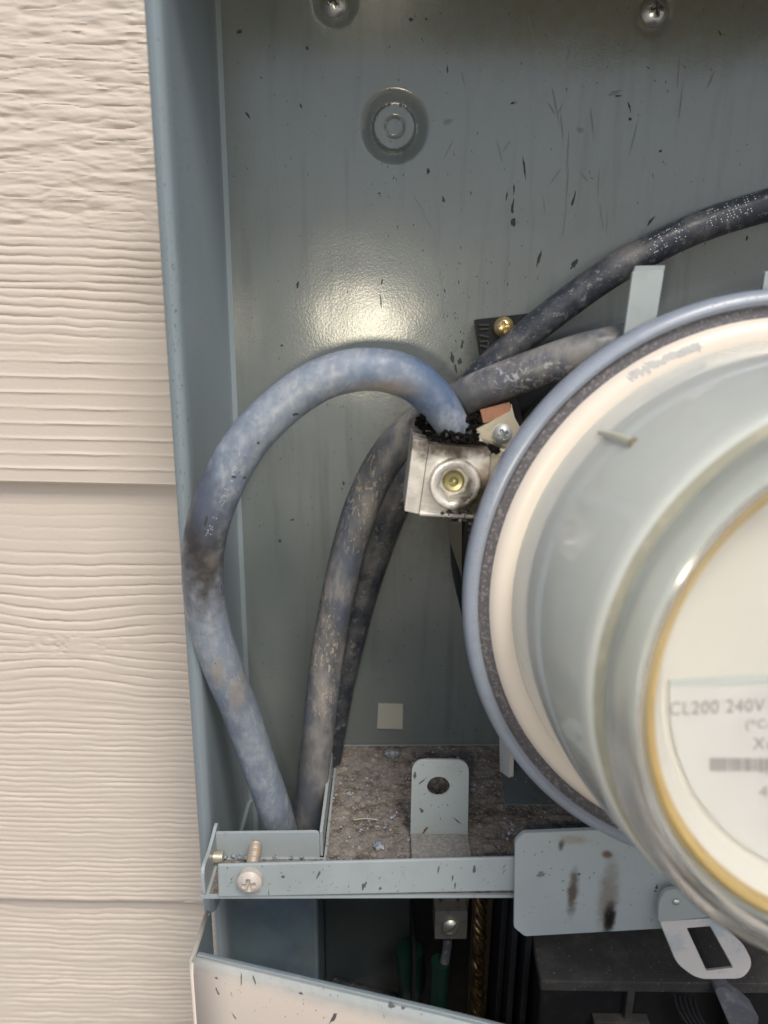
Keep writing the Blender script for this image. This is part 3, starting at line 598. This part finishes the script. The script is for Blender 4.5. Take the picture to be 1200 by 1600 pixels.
obj('dust_specks', join(*res), mat('rim dust', (.22, .22, .23), .8), met, kind='stuff')
# slim moulded bar under the clear cover
k0, k1 = PP(948, 677, MC+MA*.030, Vector((-.8, 0.45, .4)).normalized()), None
cl = bvh(hs); pA, nA = hit(945, 676, cl); pB, nB = hit(990, 692, cl)
if 0: obj('clip', tube([pA+nA*.0006, (pA+pB)/2+nA*.0009, pB+nB*.0006], .0011, 8, 4), M['sticker'], met)

# ------------------------------------------------------------- meter socket behind the meter
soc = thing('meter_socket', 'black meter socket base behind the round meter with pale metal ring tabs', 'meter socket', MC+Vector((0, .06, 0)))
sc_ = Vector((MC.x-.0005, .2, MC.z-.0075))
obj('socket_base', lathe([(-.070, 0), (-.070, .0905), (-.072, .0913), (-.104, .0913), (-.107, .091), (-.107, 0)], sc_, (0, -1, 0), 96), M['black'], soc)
def strap(pts, th): return prism(pts, th)
tA = [P(989, 424, .243), P(1038, 422, .243), P(1018, 545, .243), P(972, 545, .243)]
obj('ring_tab', prism(rounded(tA, [.0006, .0012, 0, 0]), (0, .0016, 0)), M['tabs'], soc, smooth=False, bevel=.0005)
tB = [P(989, 424, .243), P(1038, 422, .243), P(1040, 414, .252), P(992, 415, .252)]
obj('ring_tab_end', prism(tB, (0, .0008, -.0014)), M['tabs'], soc, smooth=False, bevel=.0004)
tC = [P(1196, 424, .243), P(1248, 420, .243), P(1235, 545, .243), P(1178, 545, .243)]
obj('ring_tab', prism(rounded(tC, [.0006, .0012, 0, 0]), (0, .0016, 0)), M['tabs'], soc, smooth=False, bevel=.0005)
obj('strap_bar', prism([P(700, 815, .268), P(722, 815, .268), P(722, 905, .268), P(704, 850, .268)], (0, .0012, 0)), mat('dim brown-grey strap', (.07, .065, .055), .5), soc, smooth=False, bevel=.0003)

# ------------------------------------------------------------- cables
def cable(name, label, pts, rad, m, group, lump=.012):
    vf = tube([P(u, v, y) for u, v, y in pts], rad, 36, 16, lump)
    t = thing(name, label, 'cable', P(*pts[-1]), group)
    obj('jacket', vf, m, t); return t, vf
G = 'thick service cables inside the meter box'
c1, v1 = cable('service_cable', 'thickest chalky blue-grey cable looping high and left from the silver lug', [(722, 705, .2500), (708, 668, .2460), (676, 620, .2440), (632, 588, .2420), (572, 577, .2410), (505, 592, .2400), (440, 634, .2390), (386, 690, .2375), (345, 762, .2370), (322, 832, .2370), (317, 905, .2375), (327, 975, .2400), (349, 1045, .2430), (379, 1120, .2470), (405, 1195, .2500), (428, 1262, .2530), (444, 1320, .2600), (452, 1370, .2700), (458, 1430, .2800)], [.0048, .0058, .0066, .0068, .0068, .0069, .0069, .0070, .0071, .0071, .0071, .0070, .0069, .0068, .0067, .0067, .0067, .0067, .0067], M['cable_blue'], G)
c2, v2 = cable('service_cable', 'dark dusty cable with tan dirt patches, running behind the silver lug to the meter', [(1060, 520, .2560), (985, 534, .2540), (910, 552, .2540), (835, 577, .2560), (765, 603, .2600), (710, 629, .2640), (662, 660, .2680), (613, 703, .2710), (576, 765, .2720), (548, 845, .2720), (528, 930, .2720), (512, 1020, .2720), (501, 1110, .2700), (491, 1200, .2680), (482, 1290, .2680), (478, 1390, .2790), (476, 1430, .2850)], [.0066]*17, M['cable_dark'], G)
c3, v3 = cable('service_cable', 'glossy black printed cable curving up to the right edge behind the others', [(1330, 292, .2860), (1260, 305, .2900), (1195, 322, .2940), (1120, 345, .2960), (1050, 374, .2960), (970, 416, .2960), (895, 467, .2970), (825, 521, .2980), (760, 578, .3000), (705, 638, .3010), (655, 715, .3010), (613, 800, .3000), (582, 880, .2990), (556, 965, .2980), (535, 1050, .2970), (518, 1140, .2960), (506, 1230, .2960), (500, 1330, .2970)], [.0058]*5+[.0059]*4+[.0062]*3+[.0066]*6, M['cable_back'], G)
T1, T2, T3 = bvh(v1), bvh(v2), bvh(v3)
# charred end of the looped cable
ch = []
rc = random.Random(3)
for i in range(300):
    u = rc.uniform(718, 747); v = rc.uniform(655, 697)
    if u-718 > (v-640)*.55: continue
    ch.append(pebble(P(u, v, rc.uniform(.242, .254)), rc.uniform(.0005, .0014)))
for i in range(160):
    t = rc.random(); ch.append(pebble(P(735+t*42, 690+t*14+rc.gauss(0, 2.5), .2405), rc.uniform(.0004, .0013)))
for i in range(420):
    u = rc.gauss(706, 24); v = rc.gauss(689, 6)
    if u > 748 or u < 660 or v > 697: continue
    y = rc.uniform(.2365, .256); p = P(u, v, y); ch.append(pebble(p, rc.uniform(.0005, .0014)))
for i in range(60):
    u = rc.uniform(655, 676) if i % 3 == 0 else rc.uniform(722, 744); v = rc.uniform(650, 692); ch.append(pebble(P(u, v, rc.uniform(.243, .256)), rc.uniform(.0008, .002)))
obj('charred_end', join(*ch), M['char'], c1, kind='stuff')
# print on the cables: abraded dot matrix characters
FONT = {'B': '1111010001100011111010001100011111 0', 'P': '11110100011000111110100001000010000', '1': '00100011000010000100001000010001110', '0': '01110100011000110001100011000101110', '6': '01110100001000011110100011000101110', 'W': '10001100011000110101101011010101010', 'U': '10001100011000110001100011000101110', '2': '01110100010000100010001000100011111', 'H': '10001100011000111111100011000110001', 'K': '10001100101010011000101001001010001'}
def dots(s, p, q, cw, chh, tree, keep=.8, r=.00024, seed=1):
    rd = random.Random(seed); out = []; d = np.array(q, float)-np.array(p, float); L = np.hypot(*d); d /= L; n = np.array([d[1], -d[0]]); step = L/len(s)
    for i, chr_ in enumerate(s):
        g = FONT[chr_].replace(' ', '')
        for k, b in enumerate(g[:35]):
            if b == '1' and rd.random() < keep:
                r_, c_ = divmod(k, 5); pos = np.array(p)+d*(i*step+c_/4*step*cw)+n*(6-r_)/6*chh
                h, nn = hit(pos[0], pos[1], tree)
                if h: out.append(blob(h, nn, r, r, 0, .00004, .2, 6))
    return join(*out)
obj('printed_marking', join(dots('B106', (1020, 396), (1078, 366), .7, 22, T3, .55, seed=2), dots('PBWUP', (1113, 352), (1190, 324), .7, 24, T3, .6, seed=4)), M['print'], c3)
obj('printed_marking', join(dots('210H6', (322, 836), (372, 716), .6, -6, T1, .5, .00018, 3)), M['print'], c1)

# ------------------------------------------------------------- lug
lug = thing('wire_lug', 'silver wire lug with a hexagon socket screw, scorched at its lower right', 'wire connector', P(705, 810, .24))
YG = .2330
bl = prism(rounded([P(671, 693, YG), P(767, 703, YG), P(757, 810, YG), P(655, 804, YG)], [.0004, .0012, .0012, .0004]), (0, .026, 0), [list(reversed(circle(P(711, 757, YG), (0, -1, 0), .0074, 40)))])
obj('lug_body', bl, M['alu'], lug, smooth=False, bevel=.0006)
sd_ = prism(rounded([P(646, 686, YG-.0005), P(670, 691, YG-.0005), P(654, 803, YG-.0005), P(632, 798, YG-.0005)], .0004), (0, .024, 0))
obj('lug_side', sd_, M['alu'], lug, smooth=False, bevel=.0006)
ft = prism([P(655, 800, YG-.0012), P(758, 806, YG-.0012), P(757, 812, YG-.0012), P(655, 806, YG-.0012)], (0, .02, 0))
obj('lug_foot', ft, M['alu'], lug, smooth=False, bevel=.0004)
rc_ = P(711, 757, YG-.0028); RN = Vector((0, -1, .04)).normalized()
def hexr(a, r): a = (a+math.pi/6) % (math.pi/3)-math.pi/6; return r*math.cos(math.pi/6)/math.cos(a)
x_, y_, n_ = frame(RN); V = []; F = []; NA = 96
prf = [(-.004, .0083, 0), (.0004, .0083, 0), (.0012, .0078, 0), (.0014, .0070, 0), (.0010, .0060, 0), (.0003, .0052, 1), (-.0002, .0050, 1), (-.0060, .0046, 1), (-.0062, .0001, 1)]
for i in range(NA):
    a = 2*math.pi*i/NA
    for s, r, hx in prf:
        rr = hexr(a+.3, r*1.12) if hx and r > .001 else r
        V.append(rc_+n_*s+(x_*math.cos(a)+y_*math.sin(a))*rr)
m_ = len(prf)
for i in range(NA):
    j = (i+1) % NA
    for k in range(m_-1): F.append((i*m_+k, j*m_+k, j*m_+k+1, i*m_+k+1))
obj('set_screw', (V, F), M['alu'], lug)
obj('screw_core', lathe([(-.0060, .0037), (-.0046, .0034), (-.0042, .0028), (-.0044, .0016), (-.0034, .0007), (-.0032, 0)], rc_, RN, 40), mat('brass core', (.42, .38, .20), .35, .7), lug)
ml = []
for i in range(46):
    ml.append(pebble(P(rc.uniform(690, 757), rc.gauss(806, 4), YG-rc.uniform(0, .0012)), rc.uniform(.0004, .0011)))
for i in range(14): ml.append(pebble(P(rc.uniform(734, 750), rc.uniform(800, 845), YG+.004), rc.uniform(.0006, .0014)))
obj('melted_beads', join(*ml), mat('melted metal', (.12, .10, .09), .3, .7, layers=[(500, ONE, .5, .6, (.5, .48, .45), .8)]), lug, kind='stuff')
obj('bus_bar', prism([P(768, 700, .241), P(812, 706, .241), P(800, 800, .241), P(752, 800, .241)], (0, .003, 0)), M['zinc'], lug, smooth=False, bevel=.0004)

# terminal clip above the lug
tc = thing('terminal_clip', 'yellowish metal clip with copper strip and screw on a black block above the lug', 'terminal', P(785, 700, .255))
obj('black_block', prism(rounded([P(728, 644, .262), P(806, 612, .262), P(820, 668, .262), P(812, 740, .262), P(735, 720, .262)], .002), (0, .022, 0)), M['black'], tc, smooth=False, bevel=.0008)
YC = .2560
obj('copper_strip', prism([P(750, 641, YC), P(797, 628, YC), P(801, 648, YC), P(755, 662, YC)], (0, .002, 0)), M['copper'], tc, smooth=False, bevel=.0003)
obj('clip_plate', prism(rounded([P(736, 675, YC-.0006), P(797, 643, YC-.0006), P(799, 630, YC-.0006), P(804, 652, YC-.0006), P(815, 672, YC-.0006), P(800, 712, YC-.0006), P(768, 706, YC-.0006), P(737, 690, YC-.0006)], .0005), (0, .0016, 0)), M['zinc'], tc, smooth=False, bevel=.0004)
obj('screw', screw_head(P(785, 678, YC-.0010), (0, -1, .05), .0034, .0020, rot=.45), mat('dull zinc screw', (.42, .44, .46), .45, .5), tc)
# insulator bracket on the panel
ib = thing('insulator_bracket', 'black plastic bracket with a brass coloured screw on the back panel, above the crossing cables', 'bracket', P(780, 560, YB))
obj('bracket_plate', prism(rounded([P(742, 500, .3035), P(835, 489, .3035), P(830, 560, .3035), P(752, 560, .3035)], .001), (0, .005, 0)), M['black'], ib, smooth=False, bevel=.0006)
rl = []
for i, (a, b, c, d) in enumerate([(749, 515, 763, 514), (749, 524, 763, 527), (750, 534, 762, 533), (750, 540, 762, 543), (762, 543, 763, 533), (748, 508, 764, 508)]):
    rl.append(tube([P(a, b, .3031), P((a+c)/2, (b+d)/2, .3030), P(c, d, .3031)], .00045, 6, 2))
obj('moulded_mark', join(*rl), M['bkdust'], ib)
obj('screw', screw_head(P(787, 511, .3028), (0, -1, .03), .0040, .0028, rot=.3), M['brass'], ib)

# ------------------------------------------------------------- below the shelf
br = thing('circuit_breaker', 'dusty black circuit breaker housing under the shelf with a grey lever', 'circuit breaker', P(1000, 1600, .21))
yf, zt = .2095, P(845, 1533, .2095).z
xl = P(845, 1533, yf).x; xr = .2
top = [Vector((xl, yf, zt)), Vector((xr, yf, zt)), Vector((xr, .243, zt+.004)), P(822, 1466, .243)*0+Vector((xl+.0005, .243, zt+.004))]
obj('top_cover', prism(top, (0, 0, -.0045)), M['bkdust'], br, smooth=False, bevel=.0008)
obj('case', box(xl+.0012, xr, yf+.003, .295, zt-.14, zt-.0046), M['black'], br, smooth=False, bevel=.001)
for uu in (985, 1150):
    xx = P(uu, 1570, yf).x; obj('case_rib', box(xx-.0014, xx+.0014, yf+.0004, yf+.0032, zt-.14, zt-.0046), M['bkdust'], br, smooth=False, bevel=.0004)
obj('ledge', box(P(928, 1592, yf).x, P(1015, 1592, yf).x, yf-.001, yf+.003, P(930, 1606, yf).z, P(930, 1594, yf).z), M['bkdust'], br, smooth=False, bevel=.0003)
lv = prism(rounded([P(1116, 1545, .206), P(1132, 1542, .206), P(1160, 1565, .204), P(1186, 1588, .202), P(1180, 1625, .202), P(1150, 1625, .202)], .0015), (0, .006, 0))
obj('lever', lv, bevel=.0012, m= mat('grey plastic', (.09, .095, .11), .5, layers=[(300, ONE, .5, .7, (.18, .18, .19), .6)], bumps=[(600, ONE, .0002, .4)]), parent=br)
for k in range(5):
    a = P(1052+k*8, 1552+k*2, .2072); obj('contact_leaf', tube([a, a+Vector((.002, -.001, -.006)), a+Vector((.006, -.003, -.012))], .0006, 8, 4), M['black'], br)
bs = thing('breaker_frame', 'black plastic frame left of the breaker, half hidden under the shelf', 'frame', P(800, 1600, .23))
for uu, yy, w in ((782, .236, .0012), (800, .228, .0012), (822, .223, .0012)):
    xx = P(uu, 1530, yy).x; obj('rail', box(xx-w, xx+w, yy, yy+.03, zt-.14, P(uu, 1405, yy).z+.004), M['black'], bs, smooth=False, bevel=.0004)
obj('frame_back', box(P(770, 1500, .27).x, xl+.004, .27, .275, zt-.14, P(780, 1400, .27).z+.01), M['black'], bs, smooth=False)
gb = thing('ground_lug', 'small grey metal ground lug with a slotted screw in the dark space below the shelf', 'wire connector', P(703, 1467, .25))
dk = mat('dull grey lug metal', (.17, .165, .15), .45, .5, layers=[(300, ONE, .5, .7, (.10, .09, .08), .6)])
obj('lug_body', prism(rounded([P(680, 1424, .246), P(731, 1424, .246), P(729, 1467, .246), P(679, 1467, .246)], .0006), (0, .012, 0)), dk, gb, smooth=False, bevel=.0005)
obj('lug_top', prism([P(676, 1385, .252), P(734, 1385, .252), P(732, 1423, .2525), P(678, 1423, .2525)], (0, .012, 0)), dk, gb, smooth=False, bevel=.0005)
obj('terminal_hole', lathe([(-.002, .0042), (.0008, .0042), (.001, .0034), (-.002, .0030), (-.0022, 0)], P(702, 1402, .252), (0, -1, 0), 32), mat('brown tarnish', (.07, .045, .025), .5, .5), gb)
obj('screw', screw_head(P(704, 1446, .2455), (0, -1, .1), .0034, .0026, 'slot', .7, .5), mat('dim steel screw', (.42, .42, .36), .35, .8), gb)
gw = thing('green_ground_wire', 'green insulated wire standing upright below the small ground lug', 'wire', P(690, 1600, .25))
obj('jacket', tube([P(688, 1502, .2490), P(686, 1540, .2490), P(683, 1580, .2485), P(680, 1640, .248)], .0040, 24, 8), M['green'], gw)
obj('conductor', tube([P(699, 1466, .2500), P(698, 1485, .2495), P(693, 1510, .2490)], .0020, 14, 6), M['cable_back'], gw)
g2_ = thing('green_ground_wire', 'short fat green wire end left of the upright green wire', 'wire', P(640, 1550, .27))
obj('jacket', tube([P(640, 1484, .268), P(641, 1500, .268), P(643, 1530, .267), P(640, 1552, .268)], [.0060, .0064, .0064, .0056], 24, 8), M['green'], g2_)
bw = thing('black_lead', 'black lead curving along the bottom of the dark compartment', 'wire', P(560, 1600, .28))
obj('jacket', tube([P(520, 1540, .29), P(570, 1555, .285), P(625, 1570, .28), P(690, 1600, .27), P(730, 1650, .265)], .0042, 20, 8), M['cable_back'], bw)
# twisted bare conductor
tw = thing('twisted_conductor', 'twisted bare bronze coloured conductor hanging beside the ground lug', 'wire', P(748, 1600, .24))
a, b = P(752, 1380, .243), P(744, 1600, .239)
for k in range(3):
    pts = []
    for i in range(200):
        t = i/199; ph = t*2*math.pi*5.2+k*2.094+.5*math.sin(t*21); c = a+(b-a)*t; pts.append(c+Vector((math.cos(ph)*.0013, math.sin(ph)*.0013, 0)))
    obj('strand', tube(pts, .0014, 12, lump=.13, smoothed=True), mat('tarnished bronze', (.11, .07, .03), .3, .8, layers=[(300, ONE, .42, .6, (.03, .02, .012), .9)], bumps=[(500, ONE, .0004, .6)]) if k == 0 else bpy.data.materials['tarnished bronze'], tw)
x0_ = P(733, 1500, .25).x
obj('backing_strip', box(x0_, x0_+.0085, .2495, .252, P(744, 1600, .25).z-.02, P(744, 1385, .25).z), mat('dark bronze strip', (.06, .045, .03), .5, .4), tw, smooth=False, bevel=.0003)

# slotted bracket under the meter
sb = thing('slotted_bracket', 'pale metal bracket with a long slot, bent forward under the right side of the meter', 'bracket', P(1100, 1530, .2))
w0 = P(1080, 1440, .2075); sn = Vector((0, -.93, .37)).normalized()
sp_ = lambda u, v: PP(u, v, w0, sn)
outl = rounded([sp_(1031, 1440), sp_(1118, 1434), sp_(1162, 1476), sp_(1177, 1506), sp_(1162, 1529), sp_(1090, 1530), sp_(1058, 1506)], [.0008, .003, .002, .003, .0032, .0035, .0025])
slot = rounded([sp_(1073, 1450), sp_(1110, 1447), sp_(1146, 1512), sp_(1104, 1517)], .0005)
obj('slotted_leg', prism(outl, -sn*.0014, [list(reversed(slot))]), mat('pale chipped metal', (.50, .48, .46), .42, layers=[(60, ONE, .5, .65, (.30, .36, .39), .8), (300, ONE, .6, .7, (.35, .27, .2), .4)], bumps=[(500, ONE, .0001, .4)]), sb, smooth=False, bevel=.0004)
up_ = rounded([P(1028, 1438, .2076), P(1030, 1408, .2076), P(1040, 1391, .2076), P(1112, 1384, .2076), P(1120, 1432, .2076), P(1034, 1440, .2076)], [.001, .003, .003, 0, 0, 0])
obj('upper_leg', prism(up_, (0, .0016, 0)), M['tabs'], sb, smooth=False, bevel=.0004)
obj('rivet', screw_head(P(1057, 1410, .2072), (0, -1, 0), .0012, .0006, 'none'), M['steel'], sb)

# ------------------------------------------------------------- soot specks
def specks(tree, items, extra=()): 
    out = []
    for u, v, L, Wd, a in items:
        h, n = hit(u, v, tree)
        if h: out.append(blob(h, n, L/4600, Wd/5800, a, jag=.38, k=13))
    return out
def area(n, u0, u1, v0, v1, lo=.8, hi=3, el=2.2, mean=1.6, spread=.5, p=2.5, seed=0):
    r = random.Random(seed+int(u0)); it = []
    for i in range(int(n*1.9)):
        s = .60*(lo+(hi-lo)*r.random()**(p*1.5)); it.append((r.uniform(u0, u1), r.uniform(v0, v1), s*r.uniform(1, el), s*.75, r.gauss(mean, spread)))
    return it
PT = bvh(panel_vf); H = math.pi/2
big = [(669, 268, 5, 4, 1.2), (801, 330, 5, 3, 1.6), (802, 346, 9, 5, 1.6), (801, 322, 12, 2.5, 1.5), (792, 305, 9, 2, 1.5), (803, 296, 9, 2, 1.6), (819, 262, 18, 2.2, 1.75), (896, 312, 15, 2.6, 1.35), (842, 405, 14, 3, 1.35), (897, 413, 10, 5, .95), (693, 311, 6, 2.5, 2), (699, 108, 5, 2, 1.6), (642, 31, 5, 3.5, 0), (666, 30, 2.5, 2.5, 0), (801, 161, 4, 3, 0), (985, 186, 3, 3, 0), (983, 165, 7, 2, 2.1), (966, 150, 6, 2, .1), (1032, 236, 3, 3, 0), (1017, 345, 8, 3, .9), (722, 538, 9, 3, 1.5), (707, 560, 12, 4, 1.9), (712, 575, 10, 3, 1.8), (718, 565, 7, 5, 1.4), (374, 50, 5, 4, .5), (387, 180, 7, 2, 2.2), (347, 88, 7, 2.5, 1.5), (465, 445, 7, 3, 1.5), (480, 75, 4, 2.5, 2), (470, 165, 5, 2, 2), (440, 540, 3, 3, 0), (457, 812, 5, 3, .2), (437, 845, 4, 4, 0), (537, 755, 4, 3, 2), (593, 302, 3, 2, 0), (597, 440, 5, 2, 1.5), (1167, 372, 4, 2.5, 1.6), (1125, 52, 5, 2, 2.2), (950, 590, 3, 2, 0)]
sk = specks(PT, big)+specks(PT, area(150, 350, 700, 10, 560, .7, 2.2, seed=1))+specks(PT, area(210, 600, 1195, 10, 500, .6, 2.4, 3.2, seed=2))+specks(PT, area(160, 360, 560, 620, 1280, .8, 2.6, seed=3))+specks(PT, area(170, 530, 760, 700, 1160, .9, 3.4, 1.8, seed=4))+specks(PT, area(60, 690, 800, 430, 620, .8, 3.4, 2.5, seed=5))
obj('soot_specks', join(*sk), M['soot'], mbox, kind='stuff')
sf = []
for (u, v, L, Wd, a) in [(868, 165, 25, 1.6, 1.85), (878, 200, 20, 1.6, 1.75), (887, 240, 28, 1.6, 1.6), (886, 290, 30, 1.4, 1.57), (882, 345, 30, 1.2, 1.5), (862, 170, 12, 1.5, 2.2), (875, 172, 8, 1.5, 1.2), (925, 190, 20, 1.8, 1.8), (940, 340, 28, 1.2, 1.8), (935, 285, 18, 1.2, 1.6), (990, 215, 30, 1.4, 1.4), (1060, 110, 28, 1.4, 1.6), (1063, 165, 26, 1.2, 1.57), (1110, 125, 14, 1.6, 1.2), (890, 80, 16, 1.4, 1.3), (830, 45, 18, 1, 1.9), (724, 125, 14, 1, 1.9), (780, 235, 20, 1.3, 1.9), (790, 230, 10, 1.2, 1), (868, 275, 14, 1.4, 1), (912, 275, 12, 1.5, 2.3), (655, 320, 18, 1, 2.2), (667, 345, 16, 1, 2.2), (700, 235, 18, 1, 1.1), (688, 430, 18, 1.4, 1.7), (692, 470, 20, 1.1, 1.6), (850, 320, 14, 1.1, 1.8), (948, 350, 20, 1, 1.6), (700, 190, 8, 3, .2), (595, 470, 12, 1.4, 1.7), (960, 145, 10, 3, .3), (907, 203, 6, 4, 0)]:
    h, n = hit(u, v, PT)
    if h: sf.append(blob(h, n, L/3800, Wd/3800, a, .00003, .25, 12))
obj('scuff_marks', join(*sf), M['scuff'], mbox, kind='stuff')
ST = bvh(side_vf); s2 = specks(ST, area(110, 243, 300, 20, 1280, .9, 2.3, 3, 1.5, .15, seed=6))+specks(ST, area(60, 262, 350, 20, 700, .6, 1.8, 2.5, 1.5, .3, seed=7))+specks(ST, area(60, 252, 290, 330, 760, .9, 2.3, 2.6, 1.5, .15, seed=27))
obj('soot_specks', join(*s2), M['faint'], mbox, kind='stuff')
LT = bvh(lip_vf); s3 = specks(LT, area(34, 345, 800, 1348, 1396, .8, 2.2, 5, 1.2, .35, 1.6, seed=8)+[(568, 1384, 5, 4, 1.5), (594, 1388, 4, 3, 1.2), (741, 1357, 9, 3, 1.6), (570, 1383, 9, 3, 1.2), (498, 1366, 9, 2, 1.1), (442, 1370, 3, 3, 0), (380, 1362, 4, 4, 0), (707, 1372, 8, 1.4, 1.5), (685, 1360, 9, 1.4, 1.5), (711, 1383, 8, 1.4, 1.5)])
obj('soot_specks', join(*s3), M['faint'], shelf, kind='stuff')
PTt = bvh(plate_vf); s4 = specks(PTt, area(60, 815, 1030, 1310, 1450, .8, 2.6, 2.6, 1.5, .4, seed=9)+[(1026, 1386, 5, 3, 1.5), (1024, 1392, 3, 2, 0), (905, 1366, 3, 3, 0)])
obj('soot_specks', join(*s4), M['faint'], shelf, kind='stuff')
obj('drilled_mark', join(*specks(PTt, [(845, 1366, 8, 6, .2)])), mat('dull mark', (.14, .17, .18), .5), shelf)
TT = bvh(tab_vf); s5 = specks(TT, area(34, 645, 728, 1195, 1308, .7, 2.2, 3, 1.2, .6, seed=10)+[(659, 1266, 6, 4, 2), (658, 1222, 10, 2, .8), (715, 1283, 10, 1.6, 2.4), (648, 1212, 3, 8, 0)])
obj('soot_specks', join(*s5), M['faint'], shelf, kind='stuff')
obj('rust_marks', join(*specks(TT, [(665, 1296, 8, 3.4, 1.0), (650, 1308, 8, 2, .5)])), M['rust'], shelf)
CT = bvh(cvf); s6 = specks(CT, area(40, 305, 690, 1515, 1600, .7, 1.8, 4, 1.4, .4, seed=11)+[(338, 1528, 3, 3, 0), (340, 1550, 9, 2, 1.9), (377, 1530, 11, 1.5, 1.57), (397, 1530, 8, 2.5, 2), (470, 1552, 4, 3, 0), (521, 1590, 14, 3.4, 1.2), (611, 1570, 6, 5, 0), (366, 1588, 7, 1.6, 2.1), (630, 1575, 4, 3, .3)])
obj('soot_specks', join(*s6), M['faint'], cov, kind='stuff')
s7 = specks(T1, area(110, 290, 700, 550, 1290, .7, 2.4, 2, .8, 1.2, seed=12)+[(322, 815, 11, 2.4, 1.3), (462, 647, 5, 3.5, 0), (382, 746, 3, 3, 0), (365, 745, 4, 3, 0), (346, 917, 5, 2.5, 1.5), (352, 850, 3, 3, 0), (404, 692, 3, 3, 0)])
obj('soot_specks', join(*s7), M['soot'], c1, kind='stuff')
